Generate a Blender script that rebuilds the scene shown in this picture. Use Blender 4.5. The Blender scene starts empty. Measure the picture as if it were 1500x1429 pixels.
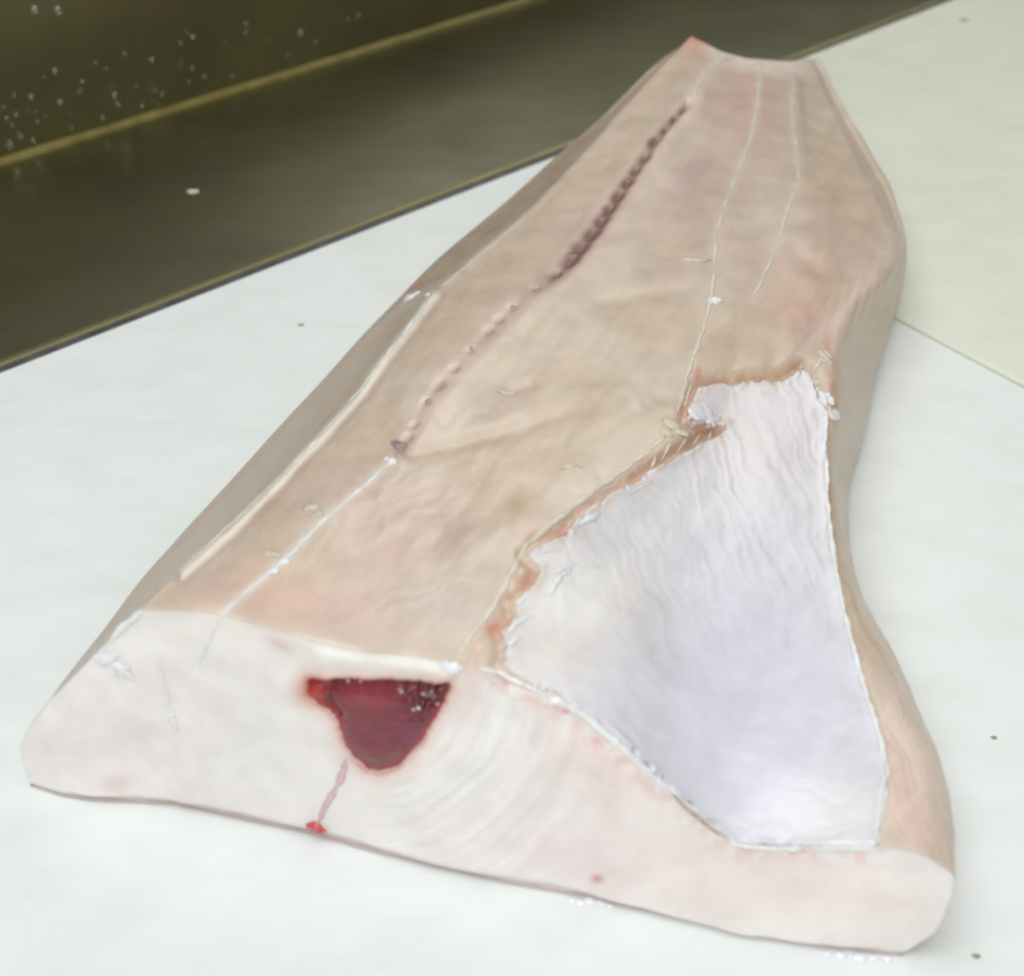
import bpy, math
import numpy as np
from mathutils import Vector
from mathutils.bvhtree import BVHTree

# ------------------------------------------------------------------ camera, world, lights
sc = bpy.context.scene
COL = sc.collection
CAM_H, PITCH, FPX, CX, CY = 0.42, math.radians(38.0), 2080.0, 750.0, 714.5
cam = bpy.data.cameras.new('camera')
cam.sensor_fit = 'HORIZONTAL'; cam.sensor_width = 36.0; cam.lens = FPX / 1500 * 36
cam.clip_start = 0.01; cam.clip_end = 50
cam_ob = bpy.data.objects.new('camera', cam); COL.objects.link(cam_ob)
cam_ob.location = (0, 0, CAM_H); cam_ob.rotation_euler = (math.pi / 2 - PITCH, 0, 0)
sc.camera = cam_ob
cam.dof.use_dof = True; cam.dof.focus_distance = 0.62; cam.dof.aperture_fstop = 9.0

w = bpy.data.worlds.new('World'); sc.world = w; w.use_nodes = True
bg = w.node_tree.nodes['Background']
bg.inputs[0].default_value = (0.42, 0.42, 0.37, 1); bg.inputs[1].default_value = 0.40

def area_light(name, loc, target, sx, sy, watts, col):
    l = bpy.data.lights.new(name, 'AREA'); l.shape = 'RECTANGLE'; l.size = sx; l.size_y = sy
    l.energy = watts; l.color = col
    o = bpy.data.objects.new(name, l); COL.objects.link(o); o.location = loc
    o.rotation_euler = (Vector(target) - Vector(loc)).to_track_quat('-Z', 'Y').to_euler()
    return o
area_light('ceiling_lamp', (-0.25, 0.10, 1.45), (0, 0.55, 0), 1.3, 0.9, 13.8, (0.915, 0.965, 1.0))
area_light('front_lamp', (-0.1, -0.9, 0.95), (0.0, 0.5, 0.0), 1.0, 0.7, 11.0, (0.905, 0.96, 1.0))
area_light('rear_lamp', (0.45, 1.95, 1.30), (0.15, 0.65, 0.0), 1.5, 0.7, 9.5, (1.0, 0.985, 0.93))
sc.view_settings.view_transform = 'Standard'; sc.view_settings.look = 'None'
sc.view_settings.exposure = 0.0; sc.view_settings.gamma = 1.0
sc.cycles.pixel_filter_type = 'BLACKMAN_HARRIS'; sc.cycles.filter_width = 2.3

# ------------------------------------------------------------------ numeric helpers
rng = np.random.default_rng(7)
FW = np.array([0, math.cos(PITCH), -math.sin(PITCH)]); UP = np.array([0, math.sin(PITCH), math.cos(PITCH)])
RT = np.array([1.0, 0, 0]); EYE = np.array([0, 0, CAM_H])

def ray(px, py):
    px = np.asarray(px, float); py = np.asarray(py, float)
    return ((px - CX) / FPX)[..., None] * RT + ((CY - py) / FPX)[..., None] * UP + FW
def at(px, py, z=0.0):
    """the point of the place at height z that the photograph shows at px, py"""
    d = ray(px, py); t = (np.asarray(z, float) - CAM_H) / d[..., 2]
    return EYE + d * t[..., None]
def photo_xy(P):
    """surface coordinates used for the flesh pattern"""
    q = P - EYE; dz = q @ FW
    return CX + FPX * (q @ RT) / dz, CY - FPX * (q @ UP) / dz
def sm(a, b, x):
    t = np.clip((x - a) / (b - a), 0, 1); return t * t * (3 - 2 * t)
def lin(r, g, b):
    c = np.array([r, g, b]) / 255.0
    return np.where(c <= 0.04045, c / 12.92, ((c + 0.055) / 1.055) ** 2.4)
LAT = np.random.default_rng(3).random((256, 256)) * 2 * math.pi
GXY = np.stack([np.cos(LAT), np.sin(LAT)])
def vnoise(x, y):
    """gradient noise, about -0.6 .. 0.6"""
    xi = np.floor(x).astype(int); yi = np.floor(y).astype(int); fx = x - xi; fy = y - yi
    def g(i, j):
        a, b_ = (xi + i) & 255, (yi + j) & 255; return GXY[0][a, b_] * (fx - i) + GXY[1][a, b_] * (fy - j)
    u = fx * fx * fx * (fx * (fx * 6 - 15) + 10); v = fy * fy * fy * (fy * (fy * 6 - 15) + 10)
    return (g(0, 0) * (1 - u) + g(1, 0) * u) * (1 - v) + (g(0, 1) * (1 - u) + g(1, 1) * u) * v
def fbm(x, y, n=4):
    s = 0; a = 1.0
    for k in range(n):
        s = s + a * vnoise(x * 2 ** k + 17.3 * k, y * 2 ** k + 9.1 * k); a *= 0.5
    return s
def pl_dist(X, Y, pts):
    """distance to a polyline, fraction along it, signed side (+ = right of travel)"""
    pts = np.asarray(pts, float); seg = np.hypot(*np.diff(pts, axis=0).T); cum = np.concatenate([[0], np.cumsum(seg)])
    best = np.full(X.shape, 1e9); tt = np.zeros(X.shape); sd = np.zeros(X.shape)
    for i in range(len(pts) - 1):
        ax, ay = pts[i]; bx, by = pts[i + 1] - pts[i]; L2 = bx * bx + by * by
        t = np.clip(((X - ax) * bx + (Y - ay) * by) / L2, 0, 1)
        ex = X - ax - t * bx; ey = Y - ay - t * by; d = np.hypot(ex, ey); m = d < best
        best = np.where(m, d, best); tt = np.where(m, (cum[i] + t * seg[i]) / cum[-1], tt)
        sd = np.where(m, np.sign(bx * ey - by * ex), sd)
    return best, tt, sd
def inside(X, Y, poly):
    r = np.zeros(X.shape, bool); n = len(poly)
    for i in range(n):
        x0, y0 = poly[i]; x1, y1 = poly[(i + 1) % n]
        if y0 == y1: continue
        r ^= ((y0 > Y) != (y1 > Y)) & (X < (x1 - x0) * (Y - y0) / (y1 - y0) + x0)
    return r
def resample(pts, step):
    pts = np.asarray(pts, float); L = np.concatenate([[0], np.cumsum(np.hypot(*np.diff(pts, axis=0).T))]); n = max(3, int(L[-1] / step) + 1); t = np.linspace(0, L[-1], n)
    return np.stack([np.interp(t, L, pts[:, 0]), np.interp(t, L, pts[:, 1])], 1)
def blob(X, Y, x, y, rx, ry, ang=0.0):
    c, s = math.cos(ang), math.sin(ang); u = (X - x) * c + (Y - y) * s; v = -(X - x) * s + (Y - y) * c
    return np.exp(-(u / rx) ** 2 - (v / ry) ** 2)
def mixc(C, col, f):
    f = np.clip(f, 0, 1)[..., None]; return C * (1 - f) + np.asarray(col) * f
def hermite(xk, Yk, x):
    """smooth curve through knots; xk (n,), Yk (n, ...)"""
    xk = np.asarray(xk, float); n = len(xk); h = np.diff(xk); sl = np.diff(Yk, axis=0) / h.reshape(-1, *([1] * (Yk.ndim - 1)))
    m = np.empty_like(Yk); m[0] = sl[0]; m[-1] = sl[-1]
    for i in range(1, n - 1): m[i] = (sl[i - 1] * h[i] + sl[i] * h[i - 1]) / (h[i] + h[i - 1])
    i = np.clip(np.searchsorted(xk, x) - 1, 0, n - 2); hh = h[i]; t = (x - xk[i]) / hh
    sh = (-1,) + (1,) * (Yk.ndim - 1); t = t.reshape(sh); hh = hh.reshape(sh)
    return ((2 * t**3 - 3 * t**2 + 1) * Yk[i] + (t**3 - 2 * t**2 + t) * hh * m[i]
            + (-2 * t**3 + 3 * t**2) * Yk[i + 1] + (t**3 - t**2) * hh * m[i + 1])

# ------------------------------------------------------------------ object helpers
def tag(o, label=None, cat=None, group=None, kind=None):
    for k, v in (('label', label), ('category', cat), ('group', group), ('kind', kind)):
        if v: o[k] = v
    return o
def mesh_obj(name, V, F, mat, parent=None, colors=None, smooth=True):
    V = np.asarray(V, np.float32).reshape(-1, 3); F = np.asarray(F, np.int32) if not isinstance(F, list) else F
    me = bpy.data.meshes.new(name)
    if isinstance(F, list):
        me.from_pydata(V.tolist(), [], F)
    else:
        k = F.shape[1]; me.vertices.add(len(V)); me.vertices.foreach_set('co', V.ravel())
        me.loops.add(F.size); me.loops.foreach_set('vertex_index', F.ravel())
        me.polygons.add(len(F)); me.polygons.foreach_set('loop_start', np.arange(0, F.size, k, dtype=np.int32))
        me.polygons.foreach_set('loop_total', np.full(len(F), k, np.int32)); me.update(calc_edges=True)
    if colors is not None:
        a = me.color_attributes.new('flesh_colour', 'FLOAT_COLOR', 'POINT')
        a.data.foreach_set('color', np.concatenate([colors, np.ones((len(colors), 1))], 1).astype(np.float32).ravel())
    me.polygons.foreach_set('use_smooth', np.full(len(me.polygons), smooth)); me.validate(); me.update()
    me.materials.append(mat)
    o = bpy.data.objects.new(name, me); COL.objects.link(o)
    if parent: o.parent = parent; o.matrix_parent_inverse = parent.matrix_world.inverted()
    return o
def empty(name, loc):
    o = bpy.data.objects.new(name, None); COL.objects.link(o); o.location = loc; o.empty_display_size = 0.05
    bpy.context.view_layer.update(); return o
def grid_faces(nv, nu, off=0):
    i = np.arange(nv * nu).reshape(nv, nu)
    return np.stack([i[:-1, :-1], i[:-1, 1:], i[1:, 1:], i[1:, :-1]], -1).reshape(-1, 4) + off
def grid_normals(G):
    du = np.gradient(G, axis=1); dv = np.gradient(G, axis=0); n = np.cross(du, dv)
    return n / (np.linalg.norm(n, axis=-1, keepdims=True) + 1e-12)
def bez_box(name, poly, z0, z1, bev, mat, parent=None):
    """prism over a polygon with a softened top rim"""
    P = np.asarray(poly, float); n = len(P); c = P.mean(0)
    a = sum(P[i][0] * P[(i + 1) % n][1] - P[(i + 1) % n][0] * P[i][1] for i in range(n))
    if a < 0: P = P[::-1]
    def inset(d):
        out = []
        for i in range(n):
            e0 = P[i] - P[i - 1]; e1 = P[(i + 1) % n] - P[i]
            n0 = np.array([-e0[1], e0[0]]) / np.hypot(*e0); n1 = np.array([-e1[1], e1[0]]) / np.hypot(*e1)
            out.append(P[i] + d * (n0 + n1) / (1 + n0 @ n1))
        return np.array(out)
    rings = [(0, z0)] + [(bev * (1 - math.cos(k / 4 * math.pi / 2)), z1 - bev + bev * math.sin(k / 4 * math.pi / 2)) for k in range(5)]
    V = []; F = []
    for d, z in rings: V += [(x, y, z) for x, y in inset(d)]
    for r in range(len(rings) - 1):
        for i in range(n): F.append((r * n + i, r * n + (i + 1) % n, (r + 1) * n + (i + 1) % n, (r + 1) * n + i))
    F.append(tuple(range((len(rings) - 1) * n, len(rings) * n))); F.append(tuple(range(n - 1, -1, -1)))
    return mesh_obj(name, V, F, mat, parent, smooth=False)

# ------------------------------------------------------------------ materials
def new_mat(name):
    m = bpy.data.materials.new(name); m.use_nodes = True; nt = m.node_tree
    return m, nt, nt.nodes['Principled BSDF']
def noise_node(nt, scale, detail=4, rough=0.55, stretch=None, rot=0.0):
    tc = nt.nodes.new('ShaderNodeTexCoord'); n = nt.nodes.new('ShaderNodeTexNoise')
    n.inputs['Scale'].default_value = scale; n.inputs['Detail'].default_value = detail; n.inputs['Roughness'].default_value = rough
    mp = nt.nodes.new('ShaderNodeMapping'); mp.inputs['Scale'].default_value = stretch or (1, 1, 1); mp.inputs['Rotation'].default_value[2] = rot
    nt.links.new(tc.outputs['Object'], mp.inputs[0]); nt.links.new(mp.outputs[0], n.inputs['Vector']); return n
def ramp(nt, src, stops):
    r = nt.nodes.new('ShaderNodeValToRGB'); e = r.color_ramp.elements
    while len(e) < len(stops): e.new(0.5)
    for k, (p, c) in zip(e, stops): k.position = p; k.color = (*c, 1)
    nt.links.new(src, r.inputs[0]); return r
def bump(nt, b, src, dist, strength=1.0, prev=None):
    k = nt.nodes.new('ShaderNodeBump'); k.inputs['Distance'].default_value = dist; k.inputs['Strength'].default_value = strength
    nt.links.new(src, k.inputs['Height'])
    if prev: nt.links.new(prev.outputs[0], k.inputs['Normal'])
    nt.links.new(k.outputs[0], b.inputs['Normal']); return k

def flesh(name, rough=0.38, sss=0.25, coat=0.25, bscale=700, bdist=0.0003, flat=None, radius=(0.006, 0.0035, 0.0025), spec=0.45):
    m, nt, b = new_mat(name)
    n1 = noise_node(nt, 55, 5, 0.6); n2 = noise_node(nt, bscale, 3)
    if flat is None:
        at_ = nt.nodes.new('ShaderNodeAttribute'); at_.attribute_name = 'flesh_colour'; src = at_.outputs['Color']
    else:
        rgb = nt.nodes.new('ShaderNodeRGB'); rgb.outputs[0].default_value = (*flat, 1); src = rgb.outputs[0]
    rp = ramp(nt, n1.outputs[0], [(0.3, (0.93, 0.92, 0.91)), (0.7, (1.05, 1.05, 1.05))])
    mx = nt.nodes.new('ShaderNodeMix'); mx.data_type = 'RGBA'; mx.blend_type = 'MULTIPLY'; mx.inputs[0].default_value = 1.0
    nt.links.new(src, mx.inputs[6]); nt.links.new(rp.outputs[0], mx.inputs[7]); nt.links.new(mx.outputs[2], b.inputs['Base Color'])
    rr = nt.nodes.new('ShaderNodeMapRange'); rr.inputs[1].default_value = 0.3; rr.inputs[2].default_value = 0.7
    rr.inputs[3].default_value = rough - 0.08; rr.inputs[4].default_value = rough + 0.12
    nt.links.new(n1.outputs[0], rr.inputs[0]); nt.links.new(rr.outputs[0], b.inputs['Roughness'])
    b.inputs['Subsurface Weight'].default_value = sss; b.inputs['Subsurface Radius'].default_value = radius; b.inputs['Subsurface Scale'].default_value = 1.0
    b.inputs['Coat Weight'].default_value = coat; b.inputs['Coat Roughness'].default_value = 0.22
    b.inputs['Specular IOR Level'].default_value = spec
    k = bump(nt, b, n2.outputs[0], bdist)
    bump(nt, b, noise_node(nt, bscale * 0.18, 3).outputs[0], bdist * 2.5, 1.0, k)
    return m
M_BACK = flesh('back_flesh', 0.40, 0.18, 0.35, 420, 0.00005)
M_CUT = flesh('cut_flesh', 0.36, 0.4, 0.3, 420, 0.00005)
M_MEMB = flesh('belly_membrane', 0.34, 0.2, 0.35, 420, 0.00005)
M_SINEW = flesh('sinew_white', 0.3, 0.15, 0.5, 900, 0.0003, tuple(lin(246, 242, 236)))
M_SINEWY = flesh('sinew_cream', 0.4, 0.15, 0.2, 900, 0.0003, tuple(lin(232, 218, 196)))
M_BLOOD = flesh('dark_muscle', 0.26, 0.1, 0.3, 300, 0.00015, None, (0.003, 0.001, 0.001))
M_VESSEL = flesh('vessel_purple', 0.35, 0.15, 0.3, 700, 0.0003)
M_VEIN = flesh('vein_pink', 0.3, 0.2, 0.4, 700, 0.0003, tuple(lin(232, 186, 192)))
M_SPOT = flesh('blood_spot', 0.25, 0.2, 0.5, 700, 0.0003, tuple(lin(214, 92, 92)))
M_SKIN = flesh('grey_skin', 0.4, 0.0, 0.2, 500, 0.0004, tuple(lin(204, 186, 180)))
M_SCRAP = flesh('membrane_scrap', 0.25, 0.15, 0.6, 800, 0.0004, tuple(lin(246, 242, 240)))
M_SCRAPY = flesh('fat_scrap', 0.35, 0.15, 0.3, 800, 0.0004, tuple(lin(224, 207, 184)))

def board_mat(name, c0, c1):
    m, nt, b = new_mat(name)
    n = noise_node(nt, 3.5, 5, 0.6); r = ramp(nt, n.outputs[0], [(0.35, tuple(c0)), (0.65, tuple(c1))])
    n2 = noise_node(nt, 22, 6, 0.65, (1, 1.8, 1), 0.5); r2 = ramp(nt, n2.outputs[0], [(0.42, (1, 1, 1)), (0.74, (0.92, 0.925, 0.91))])
    mx = nt.nodes.new('ShaderNodeMix'); mx.data_type = 'RGBA'; mx.blend_type = 'MULTIPLY'; mx.inputs[0].default_value = 1
    nt.links.new(r.outputs[0], mx.inputs[6]); nt.links.new(r2.outputs[0], mx.inputs[7]); nt.links.new(mx.outputs[2], b.inputs['Base Color'])
    b.inputs['Roughness'].default_value = 0.42; b.inputs['Specular IOR Level'].default_value = 0.35
    k = bump(nt, b, noise_node(nt, 160, 4, 0.6, (1, 0.6, 1), 0.4).outputs[0], 0.00012)
    bump(nt, b, noise_node(nt, 9, 2).outputs[0], 0.0012, 1.0, k); return m
M_BOARD = board_mat('board_white', lin(234, 236, 233), lin(238, 240, 238))
M_BOARD2 = board_mat('board_yellow_lit', lin(228, 230, 214), lin(234, 236, 222))  # own yellowish tone with the warm far light put in

def steel_mat(name, c, rough, rot):
    m, nt, b = new_mat(name)
    b.inputs['Metallic'].default_value = 1.0
    n = noise_node(nt, 9, 5, 0.6); r = ramp(nt, n.outputs[0], [(0.3, tuple(c * 0.82)), (0.7, tuple(c * 1.12))]); nt.links.new(r.outputs[0], b.inputs['Base Color'])
    br = noise_node(nt, 40, 5, 0.7, (0.25, 25, 25), rot)
    mr = nt.nodes.new('ShaderNodeMapRange'); mr.inputs[3].default_value = rough - 0.07; mr.inputs[4].default_value = rough + 0.09
    nt.links.new(br.outputs[0], mr.inputs[0]); nt.links.new(mr.outputs[0], b.inputs['Roughness'])
    bump(nt, b, br.outputs[0], 0.0002, 0.5); return m

# ------------------------------------------------------------------ counter and boards
pL, pR = at(0, 545)[:2], at(1400, 0)[:2]
e = (pR - pL) / np.hypot(*(pR - pL)); nrm = np.array([-e[1], e[0]])        # e along the rear edge, nrm away from the viewer
s0, s1 = at(1310, 466)[:2], at(1500, 567)[:2]
sd = (s0 - s1) / np.hypot(*(s0 - s1))
print('seam angle to rear edge', math.degrees(math.acos(abs(sd @ e))))
# where the seam reaches the rear edge
A_ = np.array([sd, -e]).T; k_ = np.linalg.solve(A_, pL - s0); pS = s0 + sd * k_[0]
nearS = s0 - sd * 1.1
gap = 0.0004
side = np.array([sd[1], -sd[0]]);  side = side if side @ e > 0 else -side
ANG = math.atan2(e[1], e[0])
board = bez_box('cutting_board', [pS - side * gap, nearS - side * gap, nearS - e * 2.2 - nrm * 0.3, pS - e * 1.9], -0.02, 0.0, 0.0012, M_BOARD)
tag(board, 'white plastic cutting board lying under the fish fillet', 'cutting board')
board2 = bez_box('cutting_board', [pS + side * gap, pS + e * 1.3, nearS + e * 1.3, nearS + side * gap], -0.02, 0.0016, 0.0014, M_BOARD2)
tag(board2, 'yellowish white cutting board at right, behind the seam, beside the narrow end of the fillet', 'cutting board')

Zt = -0.02
bsp = at(370, 127, Zt)[:2]
D = (bsp - pL) @ nrm                                                      # distance of the backsplash behind the board edge
M_STEEL = steel_mat('steel_top', lin(168, 166, 142), 0.28, ANG)
M_STEEL2 = steel_mat('steel_wall', lin(162, 157, 124), 0.34, ANG)
M_LIP = steel_mat('steel_lip', lin(150, 146, 112), 0.5, ANG)
M_GAP_SHADE, nt, b = new_mat('gap_shade_dark'); r = ramp(nt, noise_node(nt, 80, 4).outputs[0], [(0.3, tuple(lin(62, 60, 62))), (0.7, tuple(lin(92, 88, 88)))]); nt.links.new(r.outputs[0], b.inputs['Base Color']); b.inputs['Roughness'].default_value = 0.5
counter = empty('steel_counter', (*(pS), Zt - 0.03))
tag(counter, 'dark stainless steel counter with an upright splashback behind the white boards', 'counter')
bez_box('counter_top', [pL - e * 1.5 - nrm * 1.6, pL + e * 3.4 - nrm * 1.6, pL + e * 3.4 + nrm * D, pL - e * 1.5 + nrm * D], Zt - 0.03, Zt, 0.0005, M_STEEL, counter)
def strip(name, n0, n1, z0, z1, bev, mat, a=-1.5, b=3.4):
    return bez_box(name, [pL + e * a + nrm * n0, pL + e * b + nrm * n0, pL + e * b + nrm * n1, pL + e * a + nrm * n1], z0, z1, bev, mat, counter)
strip('splashback', D + 0.0005, D + 0.012, Zt - 0.03, 0.125, 0.003, M_STEEL2)
strip('gap_shade', 0.0006, 0.0078, Zt + 0.0005, -0.0016, 0.001, M_GAP_SHADE)  # added dark strip, paints the shade in the gap behind the board
strip('rim', 0.0082, 0.0150, Zt + 0.0005, -0.0012, 0.002, M_LIP)
M_FOLD_GLINT, nt, b = new_mat('fold_glint_ochre')
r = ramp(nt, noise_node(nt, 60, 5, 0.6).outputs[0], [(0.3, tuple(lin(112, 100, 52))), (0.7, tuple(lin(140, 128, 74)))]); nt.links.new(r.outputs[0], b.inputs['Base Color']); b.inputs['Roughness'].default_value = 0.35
# added bead, slightly uneven; its ochre paints the highlight along the steel fold
print('wall height at corner', (lambda d: (EYE + d * (((pL + nrm * D) @ nrm) / (d[:2] @ nrm)))[2])(ray(0, 0)))
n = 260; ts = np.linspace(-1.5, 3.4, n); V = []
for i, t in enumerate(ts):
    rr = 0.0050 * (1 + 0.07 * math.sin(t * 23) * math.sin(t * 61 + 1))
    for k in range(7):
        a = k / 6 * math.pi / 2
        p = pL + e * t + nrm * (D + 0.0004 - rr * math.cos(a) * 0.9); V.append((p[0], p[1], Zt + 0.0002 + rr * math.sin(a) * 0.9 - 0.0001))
mesh_obj('fold_glint_bead', V, grid_faces(n, 7), M_FOLD_GLINT, counter)

# ------------------------------------------------------------------ the fillet: rails along its length
LEAN = 0.10
g0, g1 = at(45, 1147), at(1320, 1395)
fe = (g1 - g0) / np.linalg.norm(g1 - g0); fn = np.array([fe[1], -fe[0], 0]); fn = fn if fn[1] < 0 else -fn       # fn = towards the viewer
pn = np.array([fn[0], fn[1], LEAN]); pn /= np.linalg.norm(pn)
def on_face(px, py):
    d = ray(px, py); t = ((g0 - EYE) @ pn) / (d @ pn); return EYE + d * t[..., None]
# x, y as the photograph shows them and height in metres (None = on the plane of the cut)
RAILS = dict(
 A=[(68,1031,None),(108,978,.040),(150,925,.040),(194,864,.039),(265,783,.038),(337,704,.036),(395,640,.034),(467,562,.032),(524,499,.031),(586,434,.031),(640,380,.031),(700,330,.034),(755,284,.037),(812,232,.041),(880,174,.047),(922,132,.052),(955,100,.053),(980,80,.050)],
 B=[(203,893,None),(225,868,.092),(265,835,.090),(340,766,.087),(403,705,.084),(467,640,.081),(530,567,.077),(568,517,.074),(602,474,.071),(636,428,.068),(728,353,.066),(780,305,.066),(850,232,.066),(910,166,.066),(966,104,.066),(1014,53,.066)],
 C=[(322,901,None),(420,815,.098),(500,742,.096),(575,672,.092),(620,595,.088),(700,492,.084),(780,420,.079),(850,355,.076),(920,270,.072),(1005,150,.068),(1032,110,.066),(1060,76,.062)],
 D=[(490,947,None),(600,800,.096),(720,640,.090),(820,500,.084),(930,350,.075),(1010,220,.066),(1068,130,.060),(1086,84,.058)],
 E=[(668,976,None),(780,792,.098),(880,700,.092),(985,615,.086),(1012,530,.082),(1040,440,.077),(1050,350,.072),(1080,250,.066),(1110,160,.060),(1114,89,.056)],
 F=[(860,1047,None),(880,940,.086),(930,800,.082),(1010,690,.078),(1070,590,.075),(1100,500,.074),(1125,420,.071),(1135,340,.068),(1155,240,.063),(1158,150,.058),(1150,91,.054)],
 F2=[(1075,1233,None),(1090,1090,.054),(1100,950,.062),(1115,800,.067),(1135,660,.069),(1150,570,.069),(1165,480,.070),(1195,400,.068),(1210,320,.064),(1200,240,.058),(1185,160,.053),(1170,88,.050)],
 G=[(1287,1240,None),(1298,1120,.050),(1250,950,.056),(1217,780,.061),(1210,660,.063),(1218,580,.064),(1226,500,.064),(1248,447,.062),(1290,400,.058),(1305,365,.055),(1290,310,.055),(1248,230,.052),(1210,145,.048),(1183,87,.046)],
 H=[(1391,1322,None),(1386,1190,.016),(1331,1050,.013),(1272,920,.010),(1245,790,.008),(1244,728,.008),(1250,690,.008),(1262,650,.010),(1268,610,.011),(1286,540,.014),(1303,470,.017),(1319,415,.024),(1327,385,.029),(1326,360,.031),(1308,300,.032),(1241,185,.032),(1197,98,.030)],
)
NV, NU = 660, 560
vk = np.linspace(0, 1, 91)
order = ['A', 'B', 'C', 'D', 'E', 'F', 'F2', 'G', 'H']
rails = {}
for k in order:
    R = RAILS[k]; P = np.array([[p[0], p[1]] for p in R], float)
    W0 = on_face(P[0, 0], P[0, 1]); z = np.array([W0[2]] + [p[2] for p in R[1:]])
    c = P[:, 1] - 0.2 * (P[:, 0] - 700); v = (c[0] - c) / (c[0] - c[-1])
    q = hermite(v, np.column_stack([P, z]), vk)
    W = at(q[:, 0], q[:, 1], q[:, 2]); W[0] = W0; rails[k] = W
    print(k, 'front z %.3f' % W0[2], 'end', [round(float(t)) for t in photo_xy(W[-1])], W[-3:].round(3).tolist())
ZB = 0.0013                                                                # top of the skin the fillet lies on
A = rails['A']; H = rails['H']
L2 = A.copy(); L2[:, 2] *= 0.5; Lg = A + np.array([0.006, 0, 0]); Lg[:, 2] = ZB
bl = np.exp(-(vk / 0.05) ** 2)[:, None]
L2 = L2 * (1 - bl) + (on_face(31, 1092) + (L2 - L2[0])) * bl
Lg = Lg * (1 - bl) + (at(47, 1145, ZB) + (Lg - Lg[0])) * bl
Hg = H - np.array([0.004, 0, 0]) * (H[:, 2:3] > 0); Hg[:, 2] = ZB
Hg = Hg * (1 - bl) + (at(1322, 1394, ZB) + (Hg - Hg[0])) * bl
H2 = 0.5 * (H + Hg) + np.array([0.002, 0, 0])
H2[:] = H2 * (1 - bl) + (on_face(1372, 1362) + (H2 - H2[0])) * bl
RB, RC, RF, RG = rails['B'], rails['C'], rails['F2'], rails['G']
mixr = lambda a, b_, k: a * (1 - k) + b_ * k
gk = (0.13 + 0.0 * vk)[:, None]
tipk = sm(.80, 1, vk)[:, None]
bulge = (0.0075 * (1 - sm(.18, .5, vk)) + 0.002)[:, None] * np.array([.62, -.1, .78])
stack = np.stack([Lg, L2, A, mixr(A, RB, .22 + .12 * tipk), mixr(A, RB, .84 - .17 * tipk), RB, mixr(RB, RC, .13 + .2 * tipk), RC, rails['D'], rails['E'], rails['F'], RF, mixr(RF, RG, .82), RG, mixr(RG, H, .5) + bulge, H, H2, Hg], 1)   # extra rails keep the long edges crisp
chord = np.linalg.norm(np.diff(stack, axis=1), axis=2).mean(0); uk = np.concatenate([[0], np.cumsum(chord)]); uk /= uk[-1]
vs = np.linspace(0, 1, NV); us = np.linspace(0, 1, NU)
rows = hermite(vk, stack, vs)                                             # (NV, 13, 3)
G0 = np.moveaxis(hermite(uk, np.moveaxis(rows, 1, 0), us), 0, 1).copy()    # (NV, NU, 3)
G0[..., 2] = np.maximum(G0[..., 2], ZB)
N0 = grid_normals(G0)
if N0[NV // 2, NU // 2, 2] < 0: N0 = -N0
X, Y = photo_xy(G0)
edge_fade = sm(0, 0.012, us)[None, :] * sm(1, 0.988, us)[None, :] * np.ones((NV, 1))

# ---- lines of the flesh in the photograph
SINEWS = {
 'left':   [(265,835),(340,766),(403,705),(467,640),(530,567),(568,517),(602,474),(622,446),(636,428)],
 'left2':  [(638,426),(690,384),(728,353),(772,314)],
 'mid':    [(322,903),(350,876),(382,850),(415,822),(440,796),(470,765),(520,722),(575,674)],
 'right':  [(672,962),(694,925),(722,890),(745,845),(772,798),(802,772),(832,748),(880,712),(925,680),(975,640)],
 'up1':    [(992,610),(1000,580),(1006,552),(1016,520),(1030,482),(1040,442),(1047,395),(1047,350),(1056,315),(1070,280),(1085,240),(1100,205),(1108,160),(1113,120),(1115,94)],
 'up2':    [(1102,440),(1118,405),(1138,365),(1150,315),(1160,288),(1171,264),(1168,225),(1163,190),(1160,150),(1166,105)],
 'top':    [(1012,146),(1022,125),(1035,106),(1052,90),(1075,86)],
}
MIDL = [(1008,150),(975,186),(945,226),(921,262),(900,295),(876,328),(855,356),(834,380),(802,405),(780,422),(759,442),(736,461),(711,486),(694,505),(660,543),(627,581),(606,619),(588,652)]
PANEL = [(1022,570),(1052,563),(1100,560),(1150,556),(1172,540),(1186,552),(1196,585),(1212,610),(1209,650),(1211,720),(1217,780),(1226,840),(1238,900),(1251,950),(1266,1005),(1281,1050),(1293,1095),(1299,1125),(1293,1180),(1287,1239),
         (1180,1239),(1078,1234),(1050,1213),(1022,1190),(985,1160),(950,1124),(905,1084),(860,1047),(820,1022),(780,1003),(748,986),(735,972),(742,950),(733,925),(752,905),(750,885),(782,858),(792,835),(772,812),(790,795),(828,782),(850,755),(890,728),(930,706),(965,684),(1010,660),(1050,640),(1064,626),(1040,620),(1008,612),(1012,590)]
dM, tM, sM = pl_dist(X, Y, MIDL)
dE, tE, sE = pl_dist(X, Y, SINEWS['right'])
jx = X + 9 * fbm(X / 26, Y / 26, 3) + 5 * fbm(X / 9, Y / 9, 2); jy = Y + 9 * fbm(X / 26 + 50, Y / 26, 3) + 5 * fbm(X / 9 + 30, Y / 9, 2)
soft = sm(1290, 1180, Y) * sm(1200, 1150, X + 0.0 * Y)                   # torn only along the inner side
inP = inside(X * (1 - soft) + jx * soft, Y * (1 - soft) + jy * soft, PANEL)
dP, _, _ = pl_dist(X, Y, PANEL + PANEL[:1])
inP0 = inside(X, Y, PANEL)

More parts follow.
